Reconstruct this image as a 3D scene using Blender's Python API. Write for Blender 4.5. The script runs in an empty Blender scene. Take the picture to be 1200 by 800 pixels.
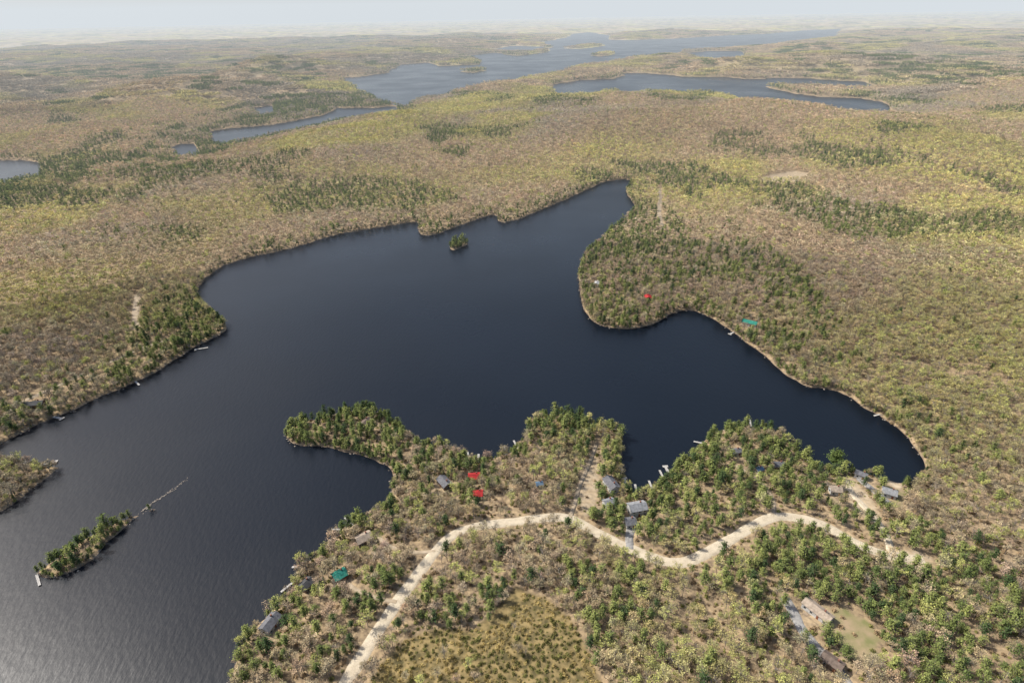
import bpy, math, time
import numpy as np
from mathutils import Matrix, Vector
T0=time.time()
rng=np.random.default_rng(7)
sc=bpy.context.scene
COL=sc.collection

# ------------------------------------------------------------------ survey geometry
CAM_H=250.0; F=700.0; PITCH=math.radians(28.6); ROLL=math.radians(1.05)
Fw=np.array([0,math.cos(PITCH),-math.sin(PITCH)])
U0=np.array([0,math.sin(PITCH),math.cos(PITCH)]); R0=np.array([1.0,0,0])
Rt=R0*math.cos(ROLL)-U0*math.sin(ROLL); Up=U0*math.cos(ROLL)+R0*math.sin(ROLL)
def g0(x,y,z=0.0):
    d=Fw*F+Rt*(x-600)+Up*(400-y)
    t=(CAM_H-z)/(-d[2])
    return np.array([d[0]*t,d[1]*t])
def poly(pts,z=0.0): return np.array([g0(a,b,z) for a,b in pts])
def shore(pts,ztree,land_inside=False):
    """shore outline traced in the picture; where land lies nearer than the water the traced line is the tree tops"""
    P=np.array(pts,float); n=len(P)
    A=0.5*sum(P[i,0]*P[(i+1)%n,1]-P[(i+1)%n,0]*P[i,1] for i in range(n)); out=[]
    for i in range(n):
        t=P[(i+1)%n]-P[i-1]; L=math.hypot(*t)+1e-9
        ny=-t[0]/L*(1 if A>0 else -1)     # outward normal, +y = towards viewer
        w=-ny if land_inside else ny
        out.append(g0(P[i,0],P[i,1],ztree*max(0,min(1,w*1.3))))
    return np.array(out)
def chaikin(P,closed=True):
    out=[];n=len(P)
    for i in range(n if closed else n-1):
        a=P[i];b=P[(i+1)%n]; out+= [a*.75+b*.25,a*.25+b*.75]
    if not closed: out=[P[0]]+out+[P[-1]]
    return np.array(out)

# ------------------------------------------------------------------ noise
TAB=[np.random.default_rng(100+i).random((256,256)) for i in range(8)]
def vn(x,y,s=0):
    t=TAB[s%8]; xi=np.floor(x).astype(np.int64); yi=np.floor(y).astype(np.int64)
    fx=x-xi; fy=y-yi; fx=fx*fx*(3-2*fx); fy=fy*fy*(3-2*fy)
    a=t[xi&255,yi&255];b=t[(xi+1)&255,yi&255];c=t[xi&255,(yi+1)&255];d=t[(xi+1)&255,(yi+1)&255]
    return (a*(1-fx)+b*fx)*(1-fy)+(c*(1-fx)+d*fx)*fy
def fbm(x,y,s=0,o=4):
    r=0;a=.5;n=0
    for i in range(o):
        r=r+a*vn(x*2**i+17.3*i,y*2**i+5.1*i,s+i); n+=a; a*=.5
    return r/n
def smooth(v,a,b):
    t=np.clip((v-a)/(b-a),0,1); return t*t*(3-2*t)
def sdist(x,y,P):
    d2=np.full(x.shape,1e18); ins=np.zeros(x.shape,bool); n=len(P)
    for i in range(n):
        ax,ay=P[i]; bx,by=P[(i+1)%n]; ex,ey=bx-ax,by-ay
        L=ex*ex+ey*ey+1e-9
        px=x-ax;py=y-ay
        t=np.clip((px*ex+py*ey)/L,0,1)
        d2=np.minimum(d2,(px-t*ex)**2+(py-t*ey)**2)
        if abs(ey)>1e-9:
            c=((ay>y)!=(by>y))&(x<ex*(y-ay)/ey+ax); ins^=c
    d=np.sqrt(d2); return np.where(ins,d,-d)
def sd_b(x,y,P,margin):
    lo=P.min(0)-margin;hi=P.max(0)+margin
    m=(x>lo[0])&(x<hi[0])&(y>lo[1])&(y<hi[1])
    out=np.full(x.shape,-margin*1.0)
    if m.any(): out[m]=np.maximum(sdist(x[m],y[m],P),-margin)
    return out
def inpoly(x,y,P):
    return sd_b(x,y,P,1.0)>0
def linedist(x,y,P):
    d2=np.full(x.shape,1e18)
    for i in range(len(P)-1):
        ax,ay=P[i];bx,by=P[i+1];ex,ey=bx-ax,by-ay;L=ex*ex+ey*ey+1e-9
        t=np.clip(((x-ax)*ex+(y-ay)*ey)/L,0,1)
        d2=np.minimum(d2,(x-ax-t*ex)**2+(y-ay-t*ey)**2)
    return np.sqrt(d2)

# ------------------------------------------------------------------ lakes
MAIN=chaikin(shore([(-15,526),(0,521),(12,513),(45,497),(70,487),(110,467),(150,452),(190,432),(225,408),(245,399),(262,389),(264,380),(252,362),(238,353),(230,343),(236,330),(255,315),(285,303),(320,296),(350,289),(395,274),(440,268),(486,260),(491,262),(490,274),(505,277),(530,268),(560,257),(582,250),(585,262),(610,257),(640,243),(665,233),(690,222),(706,213),(742,209),(736,217),(733,225),(742,237),(745,245),(735,250),(715,265),(700,280),(685,295),(680,310),(677,325),(680,345),(684,365),(695,378),(715,384),(745,385),(770,379),(790,366),(810,363),(830,370),(850,382),(872,398),(895,418),(920,438),(948,456),(962,454),(985,460),(1010,475),(1035,490),(1058,505),(1075,525),(1086,545),(1080,557),(1060,556),(1035,550),(1012,545),(1000,541),(985,545),(965,540),(945,528),(932,515),(922,502),(905,494),(880,488),(855,491),(835,498),(825,512),(812,522),(800,532),(790,545),(775,555),(760,566),(745,570),(732,562),(726,545),(727,525),(729,505),(722,493),(700,487),(680,482),(655,474),(635,476),(620,488),(615,505),(605,520),(580,526),(560,534),(548,530),(530,516),(515,510),(495,509),(478,502),(465,492),(455,480),(440,472),(415,471),(385,478),(350,486),(335,498),(333,512),(345,522),(380,523),(410,530),(440,538),(457,548),(462,562),(455,580),(440,592),(415,604),(395,617),(380,630),(370,642),(355,652),(350,664),(345,682),(325,697),(305,712),(290,732),(282,752),(278,775),(272,800),(262,900),(-500,900),(-500,700),(-100,640),(0,600),(20,587),(45,567),(68,547),(62,539),(35,531),(15,534),(0,531)],7.0))
ISL=[chaikin(shore([(42,668),(48,655),(65,640),(85,625),(110,610),(140,597),(165,590),(182,587),(178,595),(160,607),(145,620),(125,640),(105,658),(80,672),(60,678),(45,676)],7.0,True)),
     chaikin(poly([(526,291),(529,286),(540,283),(549,285),(540,290),(531,294)]))]
FAR=[shore(p,13.0) for p in [
 [(395,92),(430,90),(452,86),(470,76),(500,74),(515,78),(560,76),(566,70),(545,66),(580,62),(605,66),(640,62),(648,54),(635,50),(665,44),(672,40),(690,38),(715,42),(712,47),(750,47),(800,45),(850,42),(900,40),(940,36),(985,34),(978,42),(930,47),(900,51),(850,55),(800,58),(795,62),(740,65),(722,70),(680,75),(660,82),(620,88),(600,93),(580,94),(545,101),(520,109),(490,112),(475,121),(455,117),(425,106)],
 [(645,101),(680,94),(720,93),(735,86),(760,86),(800,90),(850,91),(870,93),(895,93),(905,91),(940,92),(980,94),(1010,96),(1030,100),(1000,100),(960,98),(915,97),(903,102),(930,110),(960,114),(1000,115),(1030,119),(1056,128),(1010,132),(960,127),(900,119),(870,113),(850,108),(830,105),(800,106),(760,104),(735,107),(720,103),(680,109),(655,111)],
 [(246,155),(270,151),(300,149),(330,145),(350,141),(380,135),(395,127),(415,127),(440,127),(462,125),(466,130),(430,132),(400,136),(375,141),(345,148),(300,157),(262,164),(248,162)],
 [(-80,190),(0,188),(30,188),(48,191),(42,200),(0,207),(-80,214)],
 [(198,174),(212,169),(228,169),(232,173),(212,179)],
 [(298,127),(318,124),(320,129),(304,132)],
 [(800,63),(830,60),(870,60),(875,66),(830,69)],
 [(575,57),(600,54),(640,55),(620,59)]]]
FARISL=[poly(p) for p in [[(658,57),(676,53),(704,51),(709,54),(680,58)],[(540,84),(566,81),(574,83),(556,86)],[(690,65),(712,62),(722,63),(704,67)]]]
SDM=900.0
def land_sd(x,y):
    r=np.hypot(x,y)
    s=-sd_b(x,y,MAIN,SDM)
    for p in FAR: s=np.minimum(s,-sd_b(x,y,p,SDM))
    for p in ISL+FARISL: s=np.where(s<0,np.maximum(s,sd_b(x,y,p,SDM)),s)
    far=smooth(r,1200,3000)
    return s+(fbm(x/14,y/14,3,3)-.5)*5.0*(1-far)+(fbm(x/110,y/110,5,3)-.5)*60*far
def h_from(sd,x,y):
    r=np.hypot(x,y); s=np.maximum(sd,0)
    bank=1.1*(1-np.exp(-s/1.6))+4.3*(1-np.exp(-s/55))
    A=6+56*smooth(r,560,1700)-30*smooth(r,2600,5500)
    n=fbm(x/560,y/560,1,4)
    far=np.abs(fbm(x/2600,y/2600,4,4)*2-1)
    hill=A*(np.clip(n*2.6-.78,0,1.6))*smooth(s,15,400)+smooth(r,12000,26000)*100*(1-far)*smooth(s,100,900)*.6
    micro=(fbm(x/22,y/22,2,2)-.5)*1.4*smooth(s,3,25)
    return np.where(sd<0,np.maximum(sd*.5,-4.0),bank+hill+micro)
def height(x,y):
    x=np.atleast_1d(np.asarray(x,float));y=np.atleast_1d(np.asarray(y,float))
    return h_from(land_sd(x,y),x,y)
def g(x,y,it=5):
    p=g0(x,y,3.0)
    for _ in range(it):
        z=float(max(height(p[0],p[1])[0],0)); p=g0(x,y,z)
    return p
def gpoly(pts): return np.array([g(a,b) for a,b in pts])

# roads / clearings
def road_path(pts,n=2):
    P=gpoly(pts)
    for _ in range(n): P=chaikin(P,False)
    return P
ROADS=[('gravel_road',road_path([(392,825),(402,803),(420,775),(445,735),(465,705),(490,672),(510,645),(530,625),(560,615),(600,611),(640,606),(665,605),(690,618),(715,632),(745,645),(775,657),(800,660),(820,652),(845,638),(875,620),(905,604),(930,605),(960,612),(985,625),(1010,640),(1045,652),(1085,655)]),5.2,'gravel'),
 ('driveway',road_path([(905,604),(908,590),(900,572),(880,556),(862,545)]),2.0,'track'),
 ('driveway',road_path([(920,700),(930,716),(940,738),(956,757),(978,778),(998,806)]),3.8,'asphalt'),
 ('driveway',road_path([(738,643),(737,628),(741,614)]),3.6,'asphalt'),
 ('driveway',road_path([(1045,652),(1040,625),(1020,600),(1000,580),(990,560)]),3.0,'gravel'),
 ('driveway',road_path([(1006,560),(1022,572),(1045,592)]),3.6,'asphalt'),
 ('driveway',road_path([(668,606),(674,590),(678,570),(690,545),(699,520)]),2.0,'track'),
 ('driveway',road_path([(510,645),(485,648),(455,640),(440,625)]),1.8,'track'),
 ('driveway',road_path([(465,705),(440,700),(415,690),(405,680)]),1.8,'track'),
 ('forest_track',road_path([(20,474),(60,455),(110,432),(160,410),(205,395)]),3.4,'track'),
 ('forest_track',road_path([(160,385),(158,372),(160,355),(161,345)]),5.0,'track'),
 ('forest_track',road_path([(776,268),(772,250),(774,235),(772,222)]),5.0,'track'),
]
SAND=[gpoly(p) for p in [[(985,568),(998,560),(1012,575),(1030,597),(1036,612),(1020,612),(1000,592)],[(1046,645),(1080,643),(1092,655),(1080,668),(1050,660)],
   [(682,545),(700,538),(704,560),(696,600),(684,604),(678,590)],[(888,212),(905,204),(930,200),(950,203),(948,210),(915,214)],[(1015,548),(1035,553),(1058,566),(1055,575),(1035,566)]]]
LAWN=[gpoly(p) for p in [[(968,712),(990,710),(1014,724),(1030,750),(1028,774),(1010,784),(992,772),(970,745)],[(1040,570),(1060,575),(1058,596),(1040,592)]]]
BOG=[gpoly([(425,815),(447,776),(478,748),(515,735),(555,738),(585,712),(604,690),(640,700),(668,725),(690,765),(704,800),(706,850),(420,850)])]
MUD=[gpoly([(560,735),(585,706),(604,686),(616,690),(604,708),(588,722),(570,738)])]
GREEN=[(gpoly([(330,468),(620,470),(720,480),(850,485),(960,510),(1065,560),(1080,640),(900,640),(800,690),(700,620),(560,625),(480,690),(400,800),(262,800),(340,640),(460,560),(330,525)]),.60),
 (gpoly([(330,468),(460,468),(560,530),(520,560),(460,560),(330,525)]),.95),
 (gpoly([(262,810),(280,740),(350,660),(420,640),(370,760),(340,810)]),.6),
 (gpoly([(560,625),(660,612),(640,680),(600,690),(560,735),(480,745),(500,690)]),.5),
 (gpoly([(650,660),(800,670),(800,760),(760,810),(700,810),(680,720)]),.45),
 (gpoly([(830,660),(1000,645),(1000,700),(920,720),(840,810),(780,800)]),.22),
 (poly([(0,205),(50,195),(150,190),(200,155),(300,120),(460,112),(475,132),(350,160),(250,190),(180,215),(60,250),(0,262)]),.95),
 (poly([(677,320),(700,290),(760,270),(860,265),(960,345),(1010,430),(950,455),(860,380),(770,380),(690,372)]),.36),
 (poly([(150,395),(200,350),(262,365),(262,392),(225,408),(150,440)]),.55),
 (poly([(90,462),(150,432),(160,450),(80,482)]),.5),
 (poly([(500,172),(560,178),(545,202),(505,196)]),.75),
 (poly([(640,120),(700,125),(690,150),(640,145)]),.35),
 (poly([(1030,162),(1150,160),(1160,175),(1060,176)]),.6),
 (poly([(850,130),(960,135),(1000,150),(900,150)]),.45),
 (poly([(1020,82),(1200,80),(1200,110),(1060,105)]),.6),
 (poly([(0,80),(200,82),(400,90),(300,100),(100,98)]),.6),
 (poly([(485,268),(590,252),(740,205),(750,250),(700,240),(500,285)]),.4)]
YEL=[poly(p) for p in [[(320,185),(430,170),(560,120),(600,120),(470,190),(340,205)],[(600,105),(760,108),(760,120),(600,125)],[(940,178),(1100,178),(1200,200),(1200,235),(1060,222),(960,210)],[(200,250),(400,225),(420,245),(250,275)],[(780,200),(880,195),(910,245),(800,258)],[(480,130),(560,120),(700,112),(690,128),(540,145)],[(340,100),(420,98),(440,110),(360,115)],[(1110,400),(1200,380),(1200,520),(1130,480)],[(1020,265),(1200,255),(1200,300),(1060,300)],[(760,100),(960,130),(900,140),(760,125)]]]

def decid_tone(x,y,n):
    a=fbm(x/230,y/230,2,4); b=fbm(x/600+9,y/600,5,3); c=fbm(x/90,y/90,6,3)
    yel=.85*smooth(a,.49,.66)
    for P in YEL: yel=np.maximum(yel,1.05*smooth(sd_b(x,y,P,80),-50,30))
    yel=yel*(.35+1.05*c)
    tan=np.array([.54,.425,.275]);grey=np.array([.435,.37,.275]);yg=np.array([.55,.50,.19]);rust=np.array([.53,.395,.24])
    w=smooth(b,.42,.60)[:,None]; t=tan*(1-w)+grey*w
    w=(smooth(c,.55,.75)*.5)[:,None]; t=t*(1-w)+rust*w
    w=np.clip(yel,0,1)[:,None]; t=t*(1-w)+yg*w
    r=np.hypot(x,y); t=t*((.86+.20*smooth(r,450,1000))*(.80+.40*fbm(x/140,y/140,3,3)))[:,None]
    return t
def pine_prob(x,y,sd):
    p=.012+.75*smooth(fbm(x/150+31,y/150,0,4),.59,.67)
    p=np.maximum(p,.5*(1-smooth(sd,8,45))*smooth(fbm(x/60,y/60,7,2),.35,.6))
    for P,v in GREEN:
        m=inpoly(x,y,P)
        p=np.where(m,np.maximum(p,v*(.15+1.3*smooth(fbm(x/45,y/45,3,2),.38,.65))),p)
    for P in ISL: p=np.where(sd_b(x,y,P,5)>-3,.95,p)
    return p

# ------------------------------------------------------------------ material helpers
def mat(name):
    m=bpy.data.materials.new(name); m.use_nodes=True; nt=m.node_tree
    b=nt.nodes['Principled BSDF']; return m,nt,b
def N(nt,t,**k):
    n=nt.nodes.new(t)
    for a,v in k.items(): setattr(n,a,v)
    return n
def noise_mix(nt,c1,c2,scale,detail=4,lo=.35,hi=.65,vec=None):
    geo=N(nt,'ShaderNodeNewGeometry'); nz=N(nt,'ShaderNodeTexNoise'); nz.inputs['Scale'].default_value=scale; nz.inputs['Detail'].default_value=detail
    nt.links.new(geo.outputs['Position'] if vec is None else vec,nz.inputs['Vector'])
    r=N(nt,'ShaderNodeValToRGB'); r.color_ramp.elements[0].position=lo; r.color_ramp.elements[1].position=hi
    r.color_ramp.elements[0].color=(*c1,1); r.color_ramp.elements[1].color=(*c2,1)
    nt.links.new(nz.outputs[0],r.inputs[0]); return r.outputs[0]
def simple(name,c1,c2,scale,rough=.85,spec=.2,lo=.35,hi=.65):
    m,nt,b=mat(name); nt.links.new(noise_mix(nt,c1,c2,scale,lo=lo,hi=hi),b.inputs['Base Color'])
    b.inputs['Roughness'].default_value=rough; b.inputs['Specular IOR Level'].default_value=spec; return m
def mixc(nt,f,a,b,mode='MIX'):
    m=N(nt,'ShaderNodeMix',data_type='RGBA',blend_type=mode)
    if isinstance(f,float): m.inputs[0].default_value=f
    else: nt.links.new(f,m.inputs[0])
    for s,v in ((6,a),(7,b)):
        if isinstance(v,tuple): m.inputs[s].default_value=(*v,1)
        else: nt.links.new(v,m.inputs[s])
    return m.outputs[2]

def foliage(name):
    m,nt,b=mat(name); nt.nodes.remove(b)
    out=nt.nodes['Material Output']
    a=N(nt,'ShaderNodeAttribute',attribute_type='INSTANCER',attribute_name='tint')
    v=N(nt,'ShaderNodeAttribute',attribute_type='GEOMETRY',attribute_name='leafv')
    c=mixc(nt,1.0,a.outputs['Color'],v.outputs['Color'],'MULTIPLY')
    d=N(nt,'ShaderNodeBsdfDiffuse'); nt.links.new(c,d.inputs[0]); nt.links.new(d.outputs[0],out.inputs[0])
    return m
M_LEAF=foliage('leaf_foliage')
M_BARK=simple('bark',(.20,.17,.14),(.36,.32,.28),3.0)

# ------------------------------------------------------------------ tree templates
class MB:
    def __init__(s): s.v=[];s.f=[];s.m=[];s.c=[]
    def cone(s,p0,p1,r0,r1,n=5,mi=0):
        p0=np.array(p0,float);p1=np.array(p1,float);d=p1-p0;d/=np.linalg.norm(d)+1e-9
        a=np.cross(d,[.3,.2,.9]); a/=np.linalg.norm(a)+1e-9; b=np.cross(d,a); k=len(s.v)
        for p,r in((p0,r0),(p1,r1)):
            for i in range(n):
                t=2*math.pi*i/n; s.v.append(tuple(p+r*(a*math.cos(t)+b*math.sin(t))))
        for i in range(n): s.f.append((k+i,k+(i+1)%n,k+n+(i+1)%n,k+n+i)); s.m.append(mi); s.c.append(1.)
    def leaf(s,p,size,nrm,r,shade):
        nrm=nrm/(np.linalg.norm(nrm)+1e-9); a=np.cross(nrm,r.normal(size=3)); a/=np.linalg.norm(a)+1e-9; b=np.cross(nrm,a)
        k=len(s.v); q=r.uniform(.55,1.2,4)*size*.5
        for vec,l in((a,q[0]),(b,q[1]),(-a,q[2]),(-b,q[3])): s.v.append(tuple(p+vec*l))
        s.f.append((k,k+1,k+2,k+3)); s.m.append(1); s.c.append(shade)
    def obj(s,name,mats,link=False):
        me=bpy.data.meshes.new(name); me.from_pydata(s.v,[],s.f)
        for m in mats: me.materials.append(m)
        me.polygons.foreach_set('material_index',s.m)
        at=me.attributes.new('leafv','FLOAT_COLOR','FACE')
        c=np.array(s.c); at.data.foreach_set('color',np.stack([c,c,c,np.ones_like(c)],1).ravel().astype(np.float32))
        o=bpy.data.objects.new(name,me)
        if link: COL.objects.link(o)
        return o
UPV=np.array([0,0,1.2])
def decid(mb,r,org=(0,0,0),H=12.,R=3.2,nl=420,ls=.5,detail=True,nc=0):
    o=np.array(org,float)
    top=o+[r.normal()*.4,r.normal()*.4,H*.72]
    if detail: 
        mb.cone(o-[0,0,1],o+(top-o)*.5,.2,.14); mb.cone(o+(top-o)*.5,top,.14,.05)
    nc=nc or (15 if detail else 6)
    cs=[]
    for i in range(nc):
        th=r.uniform(0,6.283); rr=R*math.sqrt(r.uniform(.03,1))*.9; z=H*(.42+.5*r.uniform(.1,1)*(1-.5*(rr/R)**2))
        c=o+[rr*math.cos(th),rr*math.sin(th),z]; cs.append(c)
        if detail:
            b=o+(top-o)*r.uniform(.35,.95); mid=(b+c)/2+[0,0,-.2]
            mb.cone(b,mid,.08,.055,4); mb.cone(mid,c,.055,.02,4)
            for _ in range(4):
                mb.cone(mid,c+r.normal(size=3)*R*.33,.035,.012,3)
    cs=np.array(cs); sh=r.uniform(.72,1.25,len(cs))
    for i in range(nl):
        k=r.integers(len(cs)); p=cs[k]+r.normal(size=3)*[R*.19,R*.19,R*.15]
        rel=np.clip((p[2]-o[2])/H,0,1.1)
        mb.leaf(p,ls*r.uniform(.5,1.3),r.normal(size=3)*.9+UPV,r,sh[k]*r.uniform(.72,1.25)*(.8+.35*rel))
def pine(mb,r,org=(0,0,0),H=14.,R=3.0,nw=11,nb=7,per=7,ls=.8,detail=True):
    o=np.array(org,float)
    if detail: mb.cone(o-[0,0,1],o+[0,0,H*.55],.24,.14); mb.cone(o+[0,0,H*.55],o+[0,0,H*.96],.14,.03)
    for w in range(nw):
        t=(w+r.uniform(-.2,.2))/nw; z=H*(.3+.66*t); Rw=R*(max(1-t*.97,0.02)**.42)*(.7+.3*min(1,t*4+.3))
        off=r.uniform(0,6.28)
        for b in range(max(3,int(nb*(1-.3*t)))):
            th=off+b*6.283/nb+r.normal()*.3; L=Rw*r.uniform(.5,1.25); sh=r.uniform(.7,1.28)
            d=np.array([math.cos(th),math.sin(th),.22])
            if detail: mb.cone(o+[0,0,z-.1],o+[0,0,z-.1]+d*L*.85,.05,.015,3)
            for k in range(per):
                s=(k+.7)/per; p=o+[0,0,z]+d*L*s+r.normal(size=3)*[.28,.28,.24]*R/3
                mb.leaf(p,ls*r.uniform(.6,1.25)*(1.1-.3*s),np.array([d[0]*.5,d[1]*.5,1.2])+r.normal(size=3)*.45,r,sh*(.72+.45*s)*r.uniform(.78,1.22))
def mkcol(name,objs):
    c=bpy.data.collections.new(name)
    for o in objs: c.objects.link(o)
    return c
near=[];mats=[M_BARK,M_LEAF]
for i in range(6):
    r=np.random.default_rng(i); mb=MB(); decid(mb,r,H=r.uniform(8.5,12),R=r.uniform(2.5,3.6),nl=450,ls=.48); near.append(mb.obj(f'tree_a{i}',mats))
for i in range(6):
    r=np.random.default_rng(40+i); mb=MB(); pine(mb,r,H=r.uniform(7.5,11.5),R=r.uniform(2.7,3.8),nw=9+i%3,nb=9,per=6,ls=.74); near.append(mb.obj(f'tree_b{i}',mats))
for i in range(3):
    r=np.random.default_rng(60+i); mb=MB(); decid(mb,r,H=r.uniform(8,11),R=r.uniform(2.3,3.2),nl=150,ls=.36); near.append(mb.obj(f'tree_c{i}',mats))
for i in range(3):
    r=np.random.default_rng(70+i); mb=MB()
    for k in range(110):
        d=r.normal(size=3); d[2]=abs(d[2]); d/=np.linalg.norm(d); mb.leaf(d*r.uniform(.3,1.1)*[1,1,.9],.36*r.uniform(.6,1.3),d+r.normal(size=3)*.6,r,r.uniform(.7,1.25))
    near.append(mb.obj(f'tree_d{i}',mats))
C_NEAR=mkcol('near_tree_kinds',near)
mid=[]
for i in range(5):
    r=np.random.default_rng(200+i); mb=MB(); decid(mb,r,H=r.uniform(9,12.5),R=r.uniform(2.9,3.8),nl=90,ls=1.05,detail=False,nc=8); mid.append(mb.obj(f'tree_a{i}',mats))
for i in range(5):
    r=np.random.default_rng(240+i); mb=MB(); pine(mb,r,H=r.uniform(8.5,12),R=r.uniform(2.7,3.6),nw=6,nb=5,per=3,ls=1.5,detail=False); mid.append(mb.obj(f'tree_b{i}',mats))
C_MID=mkcol('mid_tree_kinds',mid)
far=[]
for i in range(6):
    r=np.random.default_rng(300+i); mb=MB()
    for k in range(62):
        a=r.uniform(0,6.28); rr=34*math.sqrt(r.uniform(0,1)); o=(rr*math.cos(a),rr*math.sin(a),r.uniform(-1.5,.5)); n0=len(mb.c)
        if i<3 or r.random()<.15: decid(mb,r,o,H=r.uniform(8,12),R=r.uniform(3.4,4.8),nl=24,ls=2.6,detail=False)
        else: pine(mb,r,o,H=r.uniform(9,13),R=r.uniform(3.0,4.0),nw=4,nb=4,per=2,ls=2.4,detail=False)
        s=r.uniform(.75,1.2)
        for q in range(n0,len(mb.c)): mb.c[q]*=s
    far.append(mb.obj(f'stand_{"a" if i<3 else "b"}{i}',mats))
C_FAR=mkcol('far_stand_kinds',far)
print('templates',time.time()-T0)

def scatter(name,x,y,z,idx,rot,scl,tint,coll):
    n=len(x); me=bpy.data.meshes.new(name); me.vertices.add(n)
    me.vertices.foreach_set('co',np.stack([x,y,z],1).ravel().astype(np.float32))
    a=me.attributes.new('vi','INT','POINT'); a.data.foreach_set('value',idx.astype(np.int32))
    a=me.attributes.new('rot','FLOAT_VECTOR','POINT'); a.data.foreach_set('vector',np.stack([rot*0,rot*0,rot],1).ravel().astype(np.float32))
    a=me.attributes.new('scl','FLOAT_VECTOR','POINT'); a.data.foreach_set('vector',scl.ravel().astype(np.float32))
    a=me.attributes.new('tint','FLOAT_COLOR','POINT'); a.data.foreach_set('color',np.concatenate([tint,np.ones((n,1))],1).ravel().astype(np.float32))
    o=bpy.data.objects.new(name,me); COL.objects.link(o)
    ng=bpy.data.node_groups.new(name+'_scatter','GeometryNodeTree')
    ng.interface.new_socket('Geometry',in_out='INPUT',socket_type='NodeSocketGeometry'); ng.interface.new_socket('Geometry',in_out='OUTPUT',socket_type='NodeSocketGeometry')
    gi=ng.nodes.new('NodeGroupInput');go=ng.nodes.new('NodeGroupOutput'); ip=ng.nodes.new('GeometryNodeInstanceOnPoints'); ci=ng.nodes.new('GeometryNodeCollectionInfo')
    ci.inputs['Collection'].default_value=coll; ci.inputs['Separate Children'].default_value=True; ci.inputs['Reset Children'].default_value=True
    ip.inputs['Pick Instance'].default_value=True
    def na(t,nm):
        q=ng.nodes.new('GeometryNodeInputNamedAttribute'); q.data_type=t; q.inputs['Name'].default_value=nm; return q.outputs[0]
    L=ng.links.new
    L(gi.outputs[0],ip.inputs['Points']); L(ci.outputs[0],ip.inputs['Instance']); L(na('INT','vi'),ip.inputs['Instance Index']); L(na('FLOAT_VECTOR','rot'),ip.inputs['Rotation']); L(na('FLOAT_VECTOR','scl'),ip.inputs['Scale']); L(ip.outputs[0],go.inputs[0])
    md=o.modifiers.new('scatter','NODES'); md.node_group=ng
    return o

def cands(step,r0,r1,azmax,seed):
    r_=np.random.default_rng(seed)
    W=r1*math.sin(azmax)+step
    xs=np.arange(-W,W,step); ys=np.arange(0,r1,step)
    X,Y=np.meshgrid(xs,ys); X=X.ravel()+r_.uniform(-.5,.5,X.size)*step; Y=Y.ravel()+r_.uniform(-.5,.5,Y.size)*step
    R=np.hypot(X,Y); A=np.abs(np.arctan2(X,Y)); m=(R>=r0)&(R<r1)&(A<azmax); return X[m],Y[m],r_

RED=(.42,.035,.035);GREY=(.15,.15,.16);DKG=(.08,.08,.082);BRN=(.17,.13,.105);TEAL=(.04,.24,.18);TANR=(.38,.31,.24);WH=(.55,.55,.53);BLU=(.13,.20,.28);LG=(.27,.275,.28)
HOUSES=[(556,562,6.5,5.5,3,RED,WH,5),(560,582,5.5,5,3,RED,WH,0),(521,568,9,5.5,3,GREY,BRN,-55),(430,498,8,6,3,BRN,BRN,70),
(746,600,9.5,7,4.6,LG,WH,12),(716,571,10,6,3.6,GREY,WH,-70),(713,592,5.5,5,3,LG,WH,20),(738,615,5.5,5.5,3,GREY,WH,10),
(427,634,8,6,3.2,TANR,BRN,35),(399,677,6.3,5.5,3,TEAL,BRN,40),(318,733,9,5.5,3,GREY,WH,70),(360,688,6,5,3,DKG,BRN,60),(632,570,3.6,3.0,2.6,BLU,WH,10),
(957,719,12.5,5.2,3,TANR,WH,-57),(974,779,8,5,3,BRN,BRN,-50),(978,577,6,5,3,TANR,WH,-10),(1041,580,7,5.5,3,LG,WH,-30),(1008,559,6,4,3,GREY,WH,-40),
(889,553,4,3.2,2.7,BLU,WH,20),(912,548,5.5,4.5,3,GREY,BRN,0),(862,532,5.5,4,3,GREY,WH,10),
(699,335,7,5,3.4,WH,WH,70),(759,352,7,6,3.8,RED,BRN,85),(878,381,12,6,3.4,TEAL,WH,-35),(42,476,12,6,3,DKG,BRN,10)]
HP=np.array([g(a,b) for a,b,*_ in HOUSES])
LPX=g(977,547)

def excl(x,y):
    m=np.zeros(x.shape,bool)
    for (hx,hy),h in zip(HP,HOUSES):
        rad=max(h[2],h[3])*.5+1.6
        u=np.array([hx,hy])/math.hypot(hx,hy)
        a=(x-hx)*u[0]+(y-hy)*u[1]; b=-(x-hx)*u[1]+(y-hy)*u[0]
        m|=((a+1.2)/(rad+1.6))**2+(b/rad)**2<1
    for nm,P,w,k in ROADS:
        lo=P.min(0)-9;hi=P.max(0)+9; q=(x>lo[0])&(x<hi[0])&(y>lo[1])&(y<hi[1])
        if q.any():
            d=np.full(x.shape,99.); d[q]=linedist(x[q],y[q],P)
            m|=d<w*.5+(2.8 if w>5 else 1.5)
    for P in SAND+LAWN: m|=inpoly(x,y,P)
    m|=np.hypot(x-LPX[0],y-LPX[1])<5
    return m
PINE1=np.array([.105,.140,.045]);PINE2=np.array([.27,.295,.092]);PINE3=np.array([.065,.098,.038])
def build_tints(x,y,isp,r_,sd):
    t=decid_tone(x,y,len(x))*r_.uniform(.70,1.22,(len(x),1))
    t*=1+r_.normal(size=(len(x),3))*.04
    r=np.hypot(x,y)
    yl=r_.random(len(x))<(.09+.13*(1-smooth(r,420,700))); t[yl]=np.array([.44,.44,.145])*r_.uniform(.75,1.2,(yl.sum(),1))
    u=r_.random((len(x),1))*(1-.35*smooth(r,500,900))[:,None]; pt=PINE1*(1-u)+PINE2*u; v=r_.random(len(x))<.2; pt[v]=PINE3
    t[isp]=pt[isp]; return np.clip(t,.01,.9)
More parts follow.
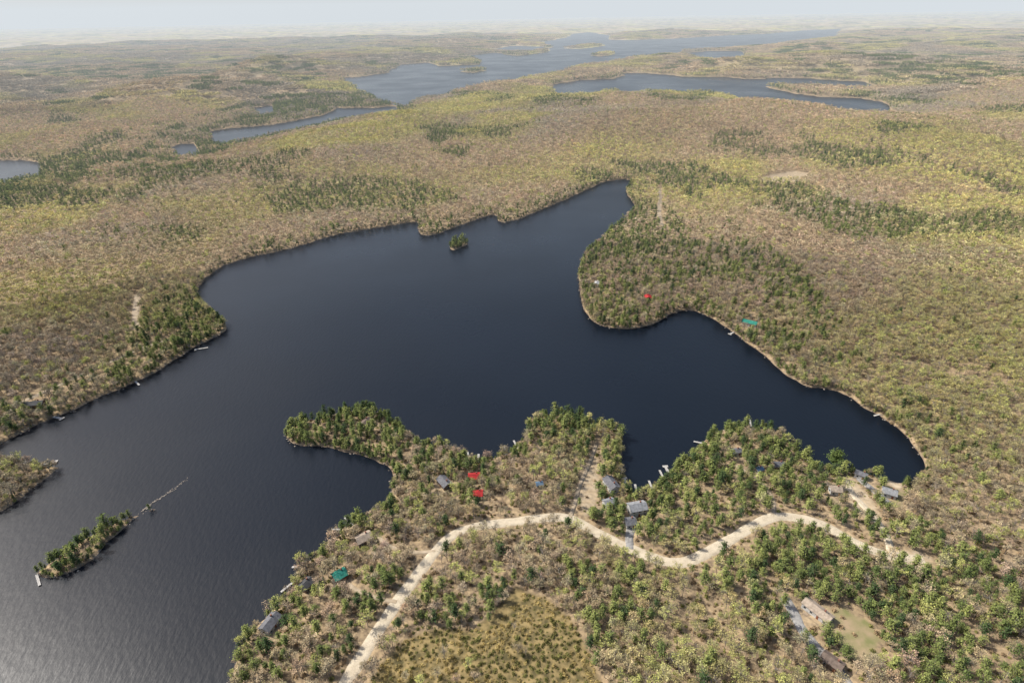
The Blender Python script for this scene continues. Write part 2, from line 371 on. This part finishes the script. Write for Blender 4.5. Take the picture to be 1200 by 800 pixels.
# near
x,y,r_=cands(4.1,105,720,math.radians(60),1)
sd=land_sd(x,y); z=h_from(sd,x,y)
inb=np.zeros(x.shape,bool)
for P in BOG: inb|=inpoly(x,y,P)
thin=fbm(x/35,y/35,6,2)
keep=(sd>.4)&~excl(x,y)&(~inb|(r_.random(len(x))<.05))&(r_.random(len(x))<np.where(y<430,.62+.38*smooth(thin,.35,.55),.94))
x,y,z,sd=x[keep],y[keep],z[keep],sd[keep]
isp=r_.random(len(x))<pine_prob(x,y,sd)
k=r_.random(len(x)); idx=np.where(isp,6+r_.integers(0,6,len(x)),np.where(k<.22,12+r_.integers(0,3,len(x)),r_.integers(0,6,len(x))))
s=r_.uniform(.55,1.1,len(x)); scl=np.stack([s*r_.uniform(.85,1.15,len(x)),s*r_.uniform(.85,1.15,len(x)),s],1)
scatter('mixed_forest',x,y,z,idx,r_.uniform(0,6.28,len(x)),scl,build_tints(x,y,isp,r_,sd),C_NEAR); print('near',len(x),time.time()-T0)
# waterside saplings leaning over the bank
x,y,r_=cands(2.4,105,1100,math.radians(60),11)
m0=np.abs(sd_b(x,y,MAIN,12))<11
for P in ISL: m0|=np.abs(sd_b(x,y,P,12))<11
x,y=x[m0],y[m0]; sd=land_sd(x,y); keep=(sd>-.2)&(sd<4.5)&(r_.random(len(x))<.8)&~excl(x,y); x,y,sd=x[keep],y[keep],sd[keep]; z=h_from(sd,x,y); n=len(x)
isp=r_.random(n)<np.maximum(pine_prob(x,y,sd),.3); s=r_.uniform(.28,.62,n)
scatter('waterside_saplings',x,y,z,np.where(isp,6+r_.integers(0,6,n),r_.integers(0,6,n)),r_.uniform(0,6.28,n),np.stack([s,s,s],1),build_tints(x,y,isp,r_,sd)*.85,C_NEAR); print('saplings',n)
# shrubs & bog scrub
x,y,r_=cands(2.0,105,430,math.radians(60),2)
sd=land_sd(x,y); z=h_from(sd,x,y)
inb=np.zeros(x.shape,bool)
for P in BOG: inb|=inpoly(x,y,P)
mud=np.zeros(x.shape,bool)
for P in MUD: mud|=inpoly(x,y,P)
nearroad=np.zeros(x.shape,bool)
for nm,P,w,kk in ROADS:
    lo=P.min(0)-9;hi=P.max(0)+9; q=(x>lo[0])&(x<hi[0])&(y>lo[1])&(y<hi[1])
    if q.any(): d=np.full(x.shape,99.); d[q]=linedist(x[q],y[q],P); nearroad|=d<w*.5+1.1
for (hx,hy),h in zip(HP,HOUSES): nearroad|=np.hypot(x-hx,y-hy)<max(h[2],h[3])*.5+1
inl=np.zeros(x.shape,bool)
for P in SAND+LAWN: inl|=inpoly(x,y,P)
keep=(sd>.3)&~nearroad&~mud&(r_.random(len(x))<np.where(inl,.06,np.where(inb,.95,.34)))
x,y,z,inb=x[keep],y[keep],z[keep],inb[keep]
n=len(x); t=np.where(r_.random((n,1))<.5,np.array([[.34,.245,.145]]),np.array([[.28,.28,.09]]))*r_.uniform(.6,1.25,(n,1))
bt=np.where((fbm(x/10,y/10,1,2)+r_.normal(size=n)*.16)[:,None]>.48,np.array([[.45,.35,.14]]),np.array([[.23,.22,.075]]))*r_.uniform(.55,1.3,(n,1))
t=np.where(inb[:,None],bt,t); s=np.where(inb,r_.uniform(.45,1.3,n),r_.uniform(.5,1.5,n))
scatter('undergrowth_shrubs',x,y,z-.1,15+r_.integers(0,3,n),r_.uniform(0,6.28,n),np.stack([s,s,s*r_.uniform(.7,1.7,n)],1),t,C_NEAR); print('shrub',n,time.time()-T0)
# mid
x,y,r_=cands(5.6,720,2300,math.radians(48),3)
sd=land_sd(x,y); z=h_from(sd,x,y); keep=(sd>1.)&~excl(x,y)&(r_.random(len(x))<.95)
x2,y2,_=cands(9,2300,5200,math.radians(46),4); sd2=land_sd(x2,y2); k2=(sd2>2)&(sd2<55)
x=np.concatenate([x[keep],x2[k2]]);y=np.concatenate([y[keep],y2[k2]]);sd=np.concatenate([sd[keep],sd2[k2]]); z=h_from(sd,x,y)
isp=r_.random(len(x))<pine_prob(x,y,sd); n=len(x)
idx=np.where(isp,5,0)+r_.integers(0,5,n); s=r_.uniform(.65,1.22,n)*np.where(np.hypot(x,y)>2300,1.35,1)
scatter('lakeside_forest',x,y,z,idx,r_.uniform(0,6.28,n),np.stack([s,s,s*r_.uniform(.85,1.15,n)],1),build_tints(x,y,isp,r_,sd),C_MID); print('mid',n,time.time()-T0)
# far
x,y,r_=cands(48,2250,9500,math.radians(46),5)
sd=land_sd(x,y); keep=sd>38; x,y,sd=x[keep],y[keep],sd[keep]; z=h_from(sd,x,y); n=len(x)
pp=pine_prob(x,y,sd); isp=r_.random(n)<pp*.9
t=decid_tone(x,y,n)*r_.uniform(.88,1.1,(n,1)); u=r_.random((n,1))*.5; t[isp]=(PINE1*(1-u)+PINE2*u)[isp]
scatter('distant_forest',x,y,z,np.where(isp,3,0)+r_.integers(0,3,n),r_.uniform(0,6.28,n),np.ones((n,3)),t,C_FAR); print('far',n,time.time()-T0)

# ------------------------------------------------------------------ terrain sheet
rr=np.concatenate([np.geomspace(15,120,20,endpoint=False),np.geomspace(120,1500,600,endpoint=False),np.geomspace(1500,36000,260)])
az=np.radians(np.concatenate([np.linspace(-88,-62,20,endpoint=False),np.linspace(-62,62,680,endpoint=False),np.linspace(62,88,21)]))
RR,AZ=np.meshgrid(rr,az,indexing='ij'); X=(RR*np.sin(AZ)).ravel();Y=(RR*np.cos(AZ)).ravel()
SD=land_sd(X,Y); Z=h_from(SD,X,Y)
cov=np.zeros((len(X),4)); cov[:,3]=1
for nm,P,w,k in ROADS:
    lo=P.min(0)-20;hi=P.max(0)+20;q=np.where((X>lo[0])&(X<hi[0])&(Y>lo[1])&(Y<hi[1]))[0]
    if len(q):
        d=linedist(X[q],Y[q],P); Z[q]-=.35*(1-smooth(d,w*.5,w*.5+1.5)); cov[q,0]=np.maximum(cov[q,0],.3*(1-smooth(d,w*.5,w*.5+1.2)))
for i,P in enumerate(SAND): cov[:,0]=np.maximum(cov[:,0],(.6,.85,.5,.45,.8)[i]*smooth(sd_b(X,Y,P,20)+(fbm(X/6,Y/6,1,2)-.5)*4,-1.5,1.5))
for P in LAWN: cov[:,1]=np.maximum(cov[:,1],smooth(sd_b(X,Y,P,20)+(fbm(X/6,Y/6,2,2)-.5)*7,-1.5,1.5))
for P in BOG: cov[:,2]=np.maximum(cov[:,2],smooth(sd_b(X,Y,P,20),-2,2))
for (hx,hy),h in zip(HP,HOUSES):
    d=np.hypot(X-hx,Y-hy); cov[:,0]=np.maximum(cov[:,0],.2*(1-smooth(d,5,10)))
mudm=np.zeros(len(X))
for P in MUD: mudm=np.maximum(mudm,smooth(sd_b(X,Y,P,20),-1.5,1))
tone=decid_tone(X,Y,len(X)); pp=pine_prob(X,Y,SD)[:,None]; rX=np.hypot(X,Y)
ff=smooth(rX,1500,6000)[:,None]
litter=np.array([.33,.25,.16])*(.8+.4*fbm(X/9,Y/9,4,3))[:,None]
fartone=(tone*(1-pp*.8)+np.array([.12,.15,.07])*pp*.8)*(.4+.66*fbm(X/70,Y/70,1,3)[:,None])
base=litter*(1-ff)+fartone*ff
base=base*(1-mudm[:,None])+np.array([.05,.04,.028])*mudm[:,None]
ni,nj=RR.shape; I=np.arange(ni*nj).reshape(ni,nj)
q=np.stack([I[:-1,:-1],I[:-1,1:],I[1:,1:],I[1:,:-1]],-1).reshape(-1,4)[:,::-1]
me=bpy.data.meshes.new('terrain'); me.vertices.add(ni*nj); me.vertices.foreach_set('co',np.stack([X,Y,Z],1).ravel().astype(np.float32))
me.loops.add(q.size); me.loops.foreach_set('vertex_index',q.ravel().astype(np.int32)); me.polygons.add(len(q)); me.polygons.foreach_set('loop_start',np.arange(0,q.size,4,dtype=np.int32))
me.update(calc_edges=True); me.polygons.foreach_set('use_smooth',np.ones(len(q),bool))
a=me.attributes.new('cover','FLOAT_COLOR','POINT'); a.data.foreach_set('color',cov.ravel().astype(np.float32))
a=me.attributes.new('tone','FLOAT_COLOR','POINT'); a.data.foreach_set('color',np.concatenate([base,np.ones((len(X),1))],1).ravel().astype(np.float32))
ter=bpy.data.objects.new('terrain',me); COL.objects.link(ter)
m,nt,b=mat('forest_floor')
tn=N(nt,'ShaderNodeAttribute',attribute_name='tone');cv=N(nt,'ShaderNodeAttribute',attribute_name='cover'); sp=N(nt,'ShaderNodeSeparateColor'); nt.links.new(cv.outputs['Color'],sp.inputs[0])
c=mixc(nt,1.0,tn.outputs['Color'],noise_mix(nt,(.6,.6,.62),(1.3,1.28,1.2),.45,6),'MULTIPLY')
c=mixc(nt,sp.outputs[2],c,noise_mix(nt,(.10,.085,.04),(.32,.24,.11),.3,5))
c=mixc(nt,sp.outputs[1],c,noise_mix(nt,(.20,.20,.085),(.36,.27,.17),.14,6))
c=mixc(nt,sp.outputs[0],c,noise_mix(nt,(.42,.33,.22),(.60,.50,.36),.35,5))
geo=N(nt,'ShaderNodeNewGeometry'); sx=N(nt,'ShaderNodeSeparateXYZ'); nt.links.new(geo.outputs['Position'],sx.inputs[0])
mr=N(nt,'ShaderNodeMapRange'); mr.inputs[1].default_value=.1; mr.inputs[2].default_value=.5; mr.inputs[3].default_value=1; mr.inputs[4].default_value=0; nt.links.new(sx.outputs[2],mr.inputs[0])
c=mixc(nt,mr.outputs[0],c,noise_mix(nt,(.10,.07,.05),(.32,.245,.175),.12,5))
nt.links.new(c,b.inputs['Base Color']); b.inputs['Roughness'].default_value=.95; b.inputs['Specular IOR Level'].default_value=.1
me.materials.append(m)
print('terrain',len(X),time.time()-T0)

# ------------------------------------------------------------------ water
def sheet(name,P,z,material):
    import bmesh
    bm=bmesh.new(); bm.faces.new([bm.verts.new((a,b_,z)) for a,b_ in P]); 
    me=bpy.data.meshes.new(name); bm.to_mesh(me); bm.free(); me.materials.append(material)
    o=bpy.data.objects.new(name,me); COL.objects.link(o); return o
m,nt,b=mat('lake_water')
nt.links.new(noise_mix(nt,(.004,.007,.012),(.007,.011,.018),.004,3),b.inputs['Base Color']); b.inputs['IOR'].default_value=1.333
ro=noise_mix(nt,(.25,)*3,(.36,)*3,.006,4); nt.links.new(ro,b.inputs['Roughness'])
geo=N(nt,'ShaderNodeNewGeometry'); n1=N(nt,'ShaderNodeTexNoise'); n1.inputs['Scale'].default_value=.5; n1.inputs['Detail'].default_value=4
mp=N(nt,'ShaderNodeMapping'); mp.inputs['Rotation'].default_value=(0,0,.5); mp.inputs['Scale'].default_value=(1,.4,1)
nt.links.new(geo.outputs['Position'],mp.inputs[0]); nt.links.new(mp.outputs[0],n1.inputs[0])
bp=N(nt,'ShaderNodeBump'); bp.inputs['Strength'].default_value=.4; bp.inputs['Distance'].default_value=.28; nt.links.new(n1.outputs[0],bp.inputs['Height']); nt.links.new(bp.outputs[0],b.inputs['Normal'])
sheet('lake_water',[(-36000,-300),(36000,-300),(36000,35000),(-36000,35000)],0,m)

# ------------------------------------------------------------------ roads
m_gr,nt,b=mat('gravel'); nt.links.new(mixc(nt,.5,noise_mix(nt,(.42,.35,.25),(.64,.56,.42),.25,6),noise_mix(nt,(.44,.37,.26),(.64,.55,.41),2.0,4)),b.inputs['Base Color']); b.inputs['Roughness'].default_value=.95
m_as=simple('worn_asphalt',(.24,.23,.22),(.36,.35,.33),.6)
m_tr=simple('dry_grass_track',(.34,.27,.185),(.48,.39,.28),.3)
def strip(name,P,w,material,edge=.4,dz=.0):
    n=len(P); t=np.gradient(P,axis=0); t/=np.linalg.norm(t,axis=1)[:,None]+1e-9; nr=np.stack([-t[:,1],t[:,0]],1)
    ww=w*(.8+.45*fbm(P[:,0]/7,P[:,1]/7,2,3))*.5
    offs=[-1.25,-1,-.4,0,.4,1,1.25]; drop=[-edge,0,.05,.02,.05,0,-edge]; V=[]
    cz=np.maximum(height(P[:,0],P[:,1]),.1)+dz
    for o_,d_ in zip(offs,drop):
        Q=P+nr*(ww*o_)[:,None]; hz=np.maximum(height(Q[:,0],Q[:,1]),0)*.5+cz*.5+dz*.5
        V.append(np.column_stack([Q,hz+d_]))
    V=np.array(V); k=len(offs); verts=V.transpose(1,0,2).reshape(-1,3)
    f=[(i*k+j,(i+1)*k+j,(i+1)*k+j+1,i*k+j+1) for i in range(n-1) for j in range(k-1)]
    me=bpy.data.meshes.new(name); me.from_pydata(verts.tolist(),[],f); me.materials.append(material)
    for p in me.polygons: p.use_smooth=True
    o=bpy.data.objects.new(name,me); COL.objects.link(o)
def resample(P,st=2.0):
    d=np.r_[0,np.cumsum(np.linalg.norm(np.diff(P,axis=0),axis=1))]; s=np.arange(0,d[-1],st); return np.column_stack([np.interp(s,d,P[:,0]),np.interp(s,d,P[:,1])])
for i,(nm,P,w,k) in enumerate(ROADS): strip(nm,resample(P),w,{'gravel':m_gr,'asphalt':m_as,'track':m_tr}[k],dz=.03*(i%5)+.02)
m_rk=simple('shore_rock',(.16,.13,.105),(.38,.33,.27),.8)
SP=resample(chaikin(poly([(168,598),(182,587),(198,577),(212,567),(220,560)]),False),1.2)
mbk=MB(); r=np.random.default_rng(5)
def rock(mb,c,s,r):
    k=len(mb.v); n=7
    for ring,(zz,ra) in enumerate(((-.3,1),(.25,.85),(.5,.4))):
        for i in range(n): a=6.283*i/n; q=ra*s*r.uniform(.75,1.2); mb.v.append((c[0]+q*math.cos(a),c[1]+q*math.sin(a),c[2]+zz*s*r.uniform(.8,1.2)))
    for ring in range(2):
        for i in range(n): mb.f.append((k+ring*n+i,k+ring*n+(i+1)%n,k+(ring+1)*n+(i+1)%n,k+(ring+1)*n+i)); mb.m.append(0); mb.c.append(1)
    mb.f.append(tuple(k+2*n+i for i in range(n))); mb.m.append(0); mb.c.append(1)
for j,p in enumerate(SP):
    for _ in range(3): rock(mbk,(p[0]+r.normal()*.5,p[1]+r.normal()*.5,.0),r.uniform(.35,.85)*(1.1-.7*j/len(SP)),r)
mbk.obj('rock_spit',[m_rk],True)
mbk=MB(); 
for P in [MAIN]+ISL:
    Q=resample(np.vstack([P,P[:1]]),3.0)
    Q=Q[(Q[:,1]>60)&(np.hypot(Q[:,0],Q[:,1])<900)]
    Q=Q+r.normal(size=Q.shape)*1.5; s_=land_sd(Q[:,0],Q[:,1]); hz=h_from(s_,Q[:,0],Q[:,1])
    for p,ss,zz in zip(Q,s_,hz):
        if abs(ss)<2.0: rock(mbk,(p[0],p[1],max(zz,-.1)),r.uniform(.25,.8),r)
mbk.obj('shoreline_rocks',[m_rk],True)

# ------------------------------------------------------------------ houses
def cmat(c,rough=.7,cache={}):
    k=(c,rough)
    if k not in cache: cache[k]=simple('paint_%d'%len(cache),tuple(v*.72 for v in c),tuple(min(v*1.15,.9) for v in c),.9,rough)
    return cache[k]
M_GL,nt,b=mat('window_glass'); nt.links.new(noise_mix(nt,(.02,.03,.04),(.04,.05,.06),.5),b.inputs['Base Color']); b.inputs['Roughness'].default_value=.08
M_WD=simple('dock_wood',(.36,.34,.31),(.58,.56,.52),1.5); M_BRICK=simple('chimney_brick',(.22,.1,.07),(.32,.16,.12),3)
M_DECK=simple('deck_wood',(.24,.18,.12),(.36,.28,.2),1.5)
def boxm(lst,name,material,parent):
    V=[];Fc=[]
    for (cx,cy,cz,sx_,sy_,sz_) in lst:
        k=len(V)
        for dz in(-.5,.5):
            for dx,dy in((-.5,-.5),(.5,-.5),(.5,.5),(-.5,.5)): V.append((cx+dx*sx_,cy+dy*sy_,cz+dz*sz_))
        Fc+=[(k,k+3,k+2,k+1),(k+4,k+5,k+6,k+7),(k,k+1,k+5,k+4),(k+1,k+2,k+6,k+5),(k+2,k+3,k+7,k+6),(k+3,k,k+4,k+7)]
    me=bpy.data.meshes.new(name); me.from_pydata(V,[],Fc); me.materials.append(material); o=bpy.data.objects.new(name,me); COL.objects.link(o)
    if parent: o.parent=parent
    return o
def house(i,h,p):
    px,py,L,W,H,rc,wc,yaw=h; nm='lake_house'
    e=bpy.data.objects.new(nm,None); COL.objects.link(e)
    cs=[(p[0]+dx,p[1]+dy) for dx in(-L/2,L/2) for dy in(-W/2,W/2)]
    z=float(max(height([c[0] for c in cs],[c[1] for c in cs]).mean(),.4)); e.location=(p[0],p[1],z); e.rotation_euler=(0,0,math.radians(yaw))
    rh=W*.26
    V=[(-L/2,-W/2,-1.5),(L/2,-W/2,-1.5),(L/2,W/2,-1.5),(-L/2,W/2,-1.5),(-L/2,-W/2,H),(L/2,-W/2,H),(L/2,W/2,H),(-L/2,W/2,H),(-L/2,0,H+rh),(L/2,0,H+rh)]
    Fs=[(0,1,5,4),(2,3,7,6),(1,2,6,9,5),(3,0,4,8,7)]
    me=bpy.data.meshes.new('walls'); me.from_pydata(V,[],Fs); me.materials.append(cmat(wc)); o=bpy.data.objects.new('walls',me); COL.objects.link(o); o.parent=e
    ov=.45; sl=rh/(W/2); y0=W/2+ov; zb=H-ov*sl+.03; zt=H+rh+.03; x0=L/2+ov; th=.18
    V=[];Fs=[]
    for s in(-1,1):
        k=len(V); V+=[(-x0,s*y0,zb),(x0,s*y0,zb),(x0,0.0,zt),(-x0,0.0,zt)]; V+=[(a,b_,c_+th) for a,b_,c_ in V[k:k+4]]
        Fs+=[(k+4,k+5,k+6,k+7),(k,k+3,k+2,k+1),(k,k+1,k+5,k+4),(k+1,k+2,k+6,k+5),(k+3,k,k+4,k+7)]
    me=bpy.data.meshes.new('roof'); me.from_pydata(V,[],Fs); me.materials.append(cmat(rc,.8)); o=bpy.data.objects.new('roof',me); COL.objects.link(o); o.parent=e
    win=[];fr=[]
    nw=max(2,int(L/3))
    for s in(-1,1):
        for j in range(nw):
            xx=-L/2+L*(j+.5)/nw
            for zz in ([1.5] if H<4.5 else [1.4,3.7]):
                if s<0 and j==nw//2 and zz<2: continue
                fr.append((xx,s*(W/2+.02),zz,1.3,.07,1.3)); win.append((xx,s*(W/2+.05),zz,1.1,.07,1.05))
        fr.append((s*(L/2+.02),0,1.5,.07,1.8,1.3)); win.append((s*(L/2+.05),0,1.5,.07,1.5,1.05))
    boxm(fr,'window_frames',cmat((.7,.7,.68)),e); boxm(win,'windows',M_GL,e)
    xx=-L/2+L*(nw//2+.5)/nw
    boxm([(xx,-W/2-.04,1.05,1.0,.1,2.1)],'door',cmat((.25,.1,.06)),e)
    boxm([(L*.22,W*.12,H+rh*.75+.4,.7,.7,1.9)],'chimney',M_BRICK,e)
    boxm([(0,-W/2-1.4,-.15,L*.6,2.6,.2)]+[(sx_*L*.29,-W/2-2.6,-.8,.15,.15,1.3) for sx_ in(-1,0,1)]+[(0,-W/2-2.65,.75,L*.6,.06,.08)],'deck',M_DECK,e)
for i,(h,p) in enumerate(zip(HOUSES,HP)): house(i,h,p)

# ------------------------------------------------------------------ docks (from the far end back to the bank)
DOCKS=[(560,540,562,522,1.4),(549,534,546,521,1.2),(592,528,590,519,1.2),(688,484,687,476,1.2),(733,564,728,549,1.6),(745,571,742,558,1.4),(762,567,758,557,1.3),(783,553,778,543,1.7),(776,557,771,547,1.3),(818,518,813,517,1.4),
(238,408,232,409,1.5),(388,620,382,620,1.2),(352,664,347,664,1.3),(66,489,71,490,1.9),(44,677,46,684,1.2),(64,541,74,539,1.5),(860,389,856,391,1.5),(1028,486,1024,487,1.3),(307,711,302,715,1.2),(405,607,402,604,1.2),(605,522,602,516,1.2),(878,489,877,484,1.2),(160,448,163,451,1.4)]
for a,b1,c1,d1,w in DOCKS:
    q=g0(c1,d1,.5); p0=g0(a,b1,.5); d=p0-q; d/=np.linalg.norm(d)
    p=q.copy(); L=0.
    while L<30 and float(land_sd(np.array([p[0]]),np.array([p[1]]))[0])<.6: p=p+d*.5; L+=.5
    if L>=30: p=q+d*8
    L=min(max(L,5.),9.)
    ang=math.atan2(-d[1],-d[0]); n=int(L/.35)+1
    lst=[(.35*i+.15,0,.55,.3,w,.06) for i in range(n)]+[(L/2,s*(w/2-.15),.45,L,.12,.12) for s in(-1,1)]
    lst+=[(xx,s*(w/2+.05),0,.12,.12,1.7) for xx in np.arange(1,L,3.0) for s in(-1,1)]
    if w>=1.5: lst+=[(.35*(n+i)+.15,0,.55,.3,w+1.8,.06) for i in range(5)]
    o=boxm(lst,'boat_dock',M_WD,None); o.location=(p[0],p[1],0); o.rotation_euler=(0,0,ang)

# lone shoreline pine
r=np.random.default_rng(99); mb=MB(); pine(mb,r,H=13,R=6.0,nw=14,nb=12,per=13,ls=1.0)
m,nt,b=mat('pine_needles'); v=N(nt,'ShaderNodeAttribute',attribute_name='leafv'); nt.links.new(mixc(nt,1.0,noise_mix(nt,(.075,.11,.03),(.13,.17,.05),.5),v.outputs['Color'],'MULTIPLY'),b.inputs['Base Color']); b.inputs['Roughness'].default_value=.9; b.inputs['Specular IOR Level'].default_value=.1
o=mb.obj('pine_tree',[M_BARK,m],True); o.location=(LPX[0],LPX[1],float(max(height(*LPX)[0],.3)))

# ------------------------------------------------------------------ haze
hz=boxm([(0,18350,400,74000,35700,1000)],'atmosphere_haze',bpy.data.materials.new('haze'),None)
m=hz.data.materials[0]; m.use_nodes=True; nt=m.node_tree; nt.nodes.remove(nt.nodes['Principled BSDF']); out=nt.nodes['Material Output']
K=1/12500
ab=N(nt,'ShaderNodeVolumeAbsorption'); ab.inputs['Color'].default_value=(0,0,0,1); ab.inputs['Density'].default_value=K
em=N(nt,'ShaderNodeEmission'); em.inputs['Color'].default_value=(.71,.765,.81,1); em.inputs['Strength'].default_value=K  # haze emits its own pale glow in place of scattered sunlight
ad=N(nt,'ShaderNodeAddShader'); nt.links.new(ab.outputs[0],ad.inputs[0]); nt.links.new(em.outputs[0],ad.inputs[1]); nt.links.new(ad.outputs[0],out.inputs['Volume'])

# ------------------------------------------------------------------ light
SAZ=-68; SEL=46
w=bpy.data.worlds.new('World'); sc.world=w; w.use_nodes=True; nt=w.node_tree
sky=nt.nodes.new('ShaderNodeTexSky'); sky.sky_type='NISHITA'; sky.sun_disc=False; sky.sun_elevation=math.radians(SEL); sky.sun_rotation=math.radians(SAZ); sky.altitude=300; sky.dust_density=4; sky.air_density=1.0
bg=nt.nodes['Background']; bg.inputs[1].default_value=.15; nt.links.new(sky.outputs[0],bg.inputs[0])
S=Vector((math.sin(math.radians(SAZ))*math.cos(math.radians(SEL)),math.cos(math.radians(SAZ))*math.cos(math.radians(SEL)),math.sin(math.radians(SEL))))
ld=bpy.data.lights.new('sun','SUN'); ld.energy=5.0; ld.angle=math.radians(.6); ld.color=(1,.95,.87); lo=bpy.data.objects.new('sun',ld); COL.objects.link(lo); lo.rotation_euler=S.to_track_quat('Z','Y').to_euler()
# ------------------------------------------------------------------ camera
cd=bpy.data.cameras.new('camera'); cd.sensor_width=36; cd.lens=36*F/1200; cd.clip_start=.5; cd.clip_end=200000
co=bpy.data.objects.new('camera',cd); COL.objects.link(co)
M=Matrix.Identity(4)
for i in range(3): M[i][0]=Rt[i]; M[i][1]=Up[i]; M[i][2]=-Fw[i]
M[2][3]=CAM_H; co.matrix_world=M; sc.camera=co
sc.view_settings.view_transform='Standard'; sc.view_settings.look='None'; sc.view_settings.exposure=0
print('done',time.time()-T0)
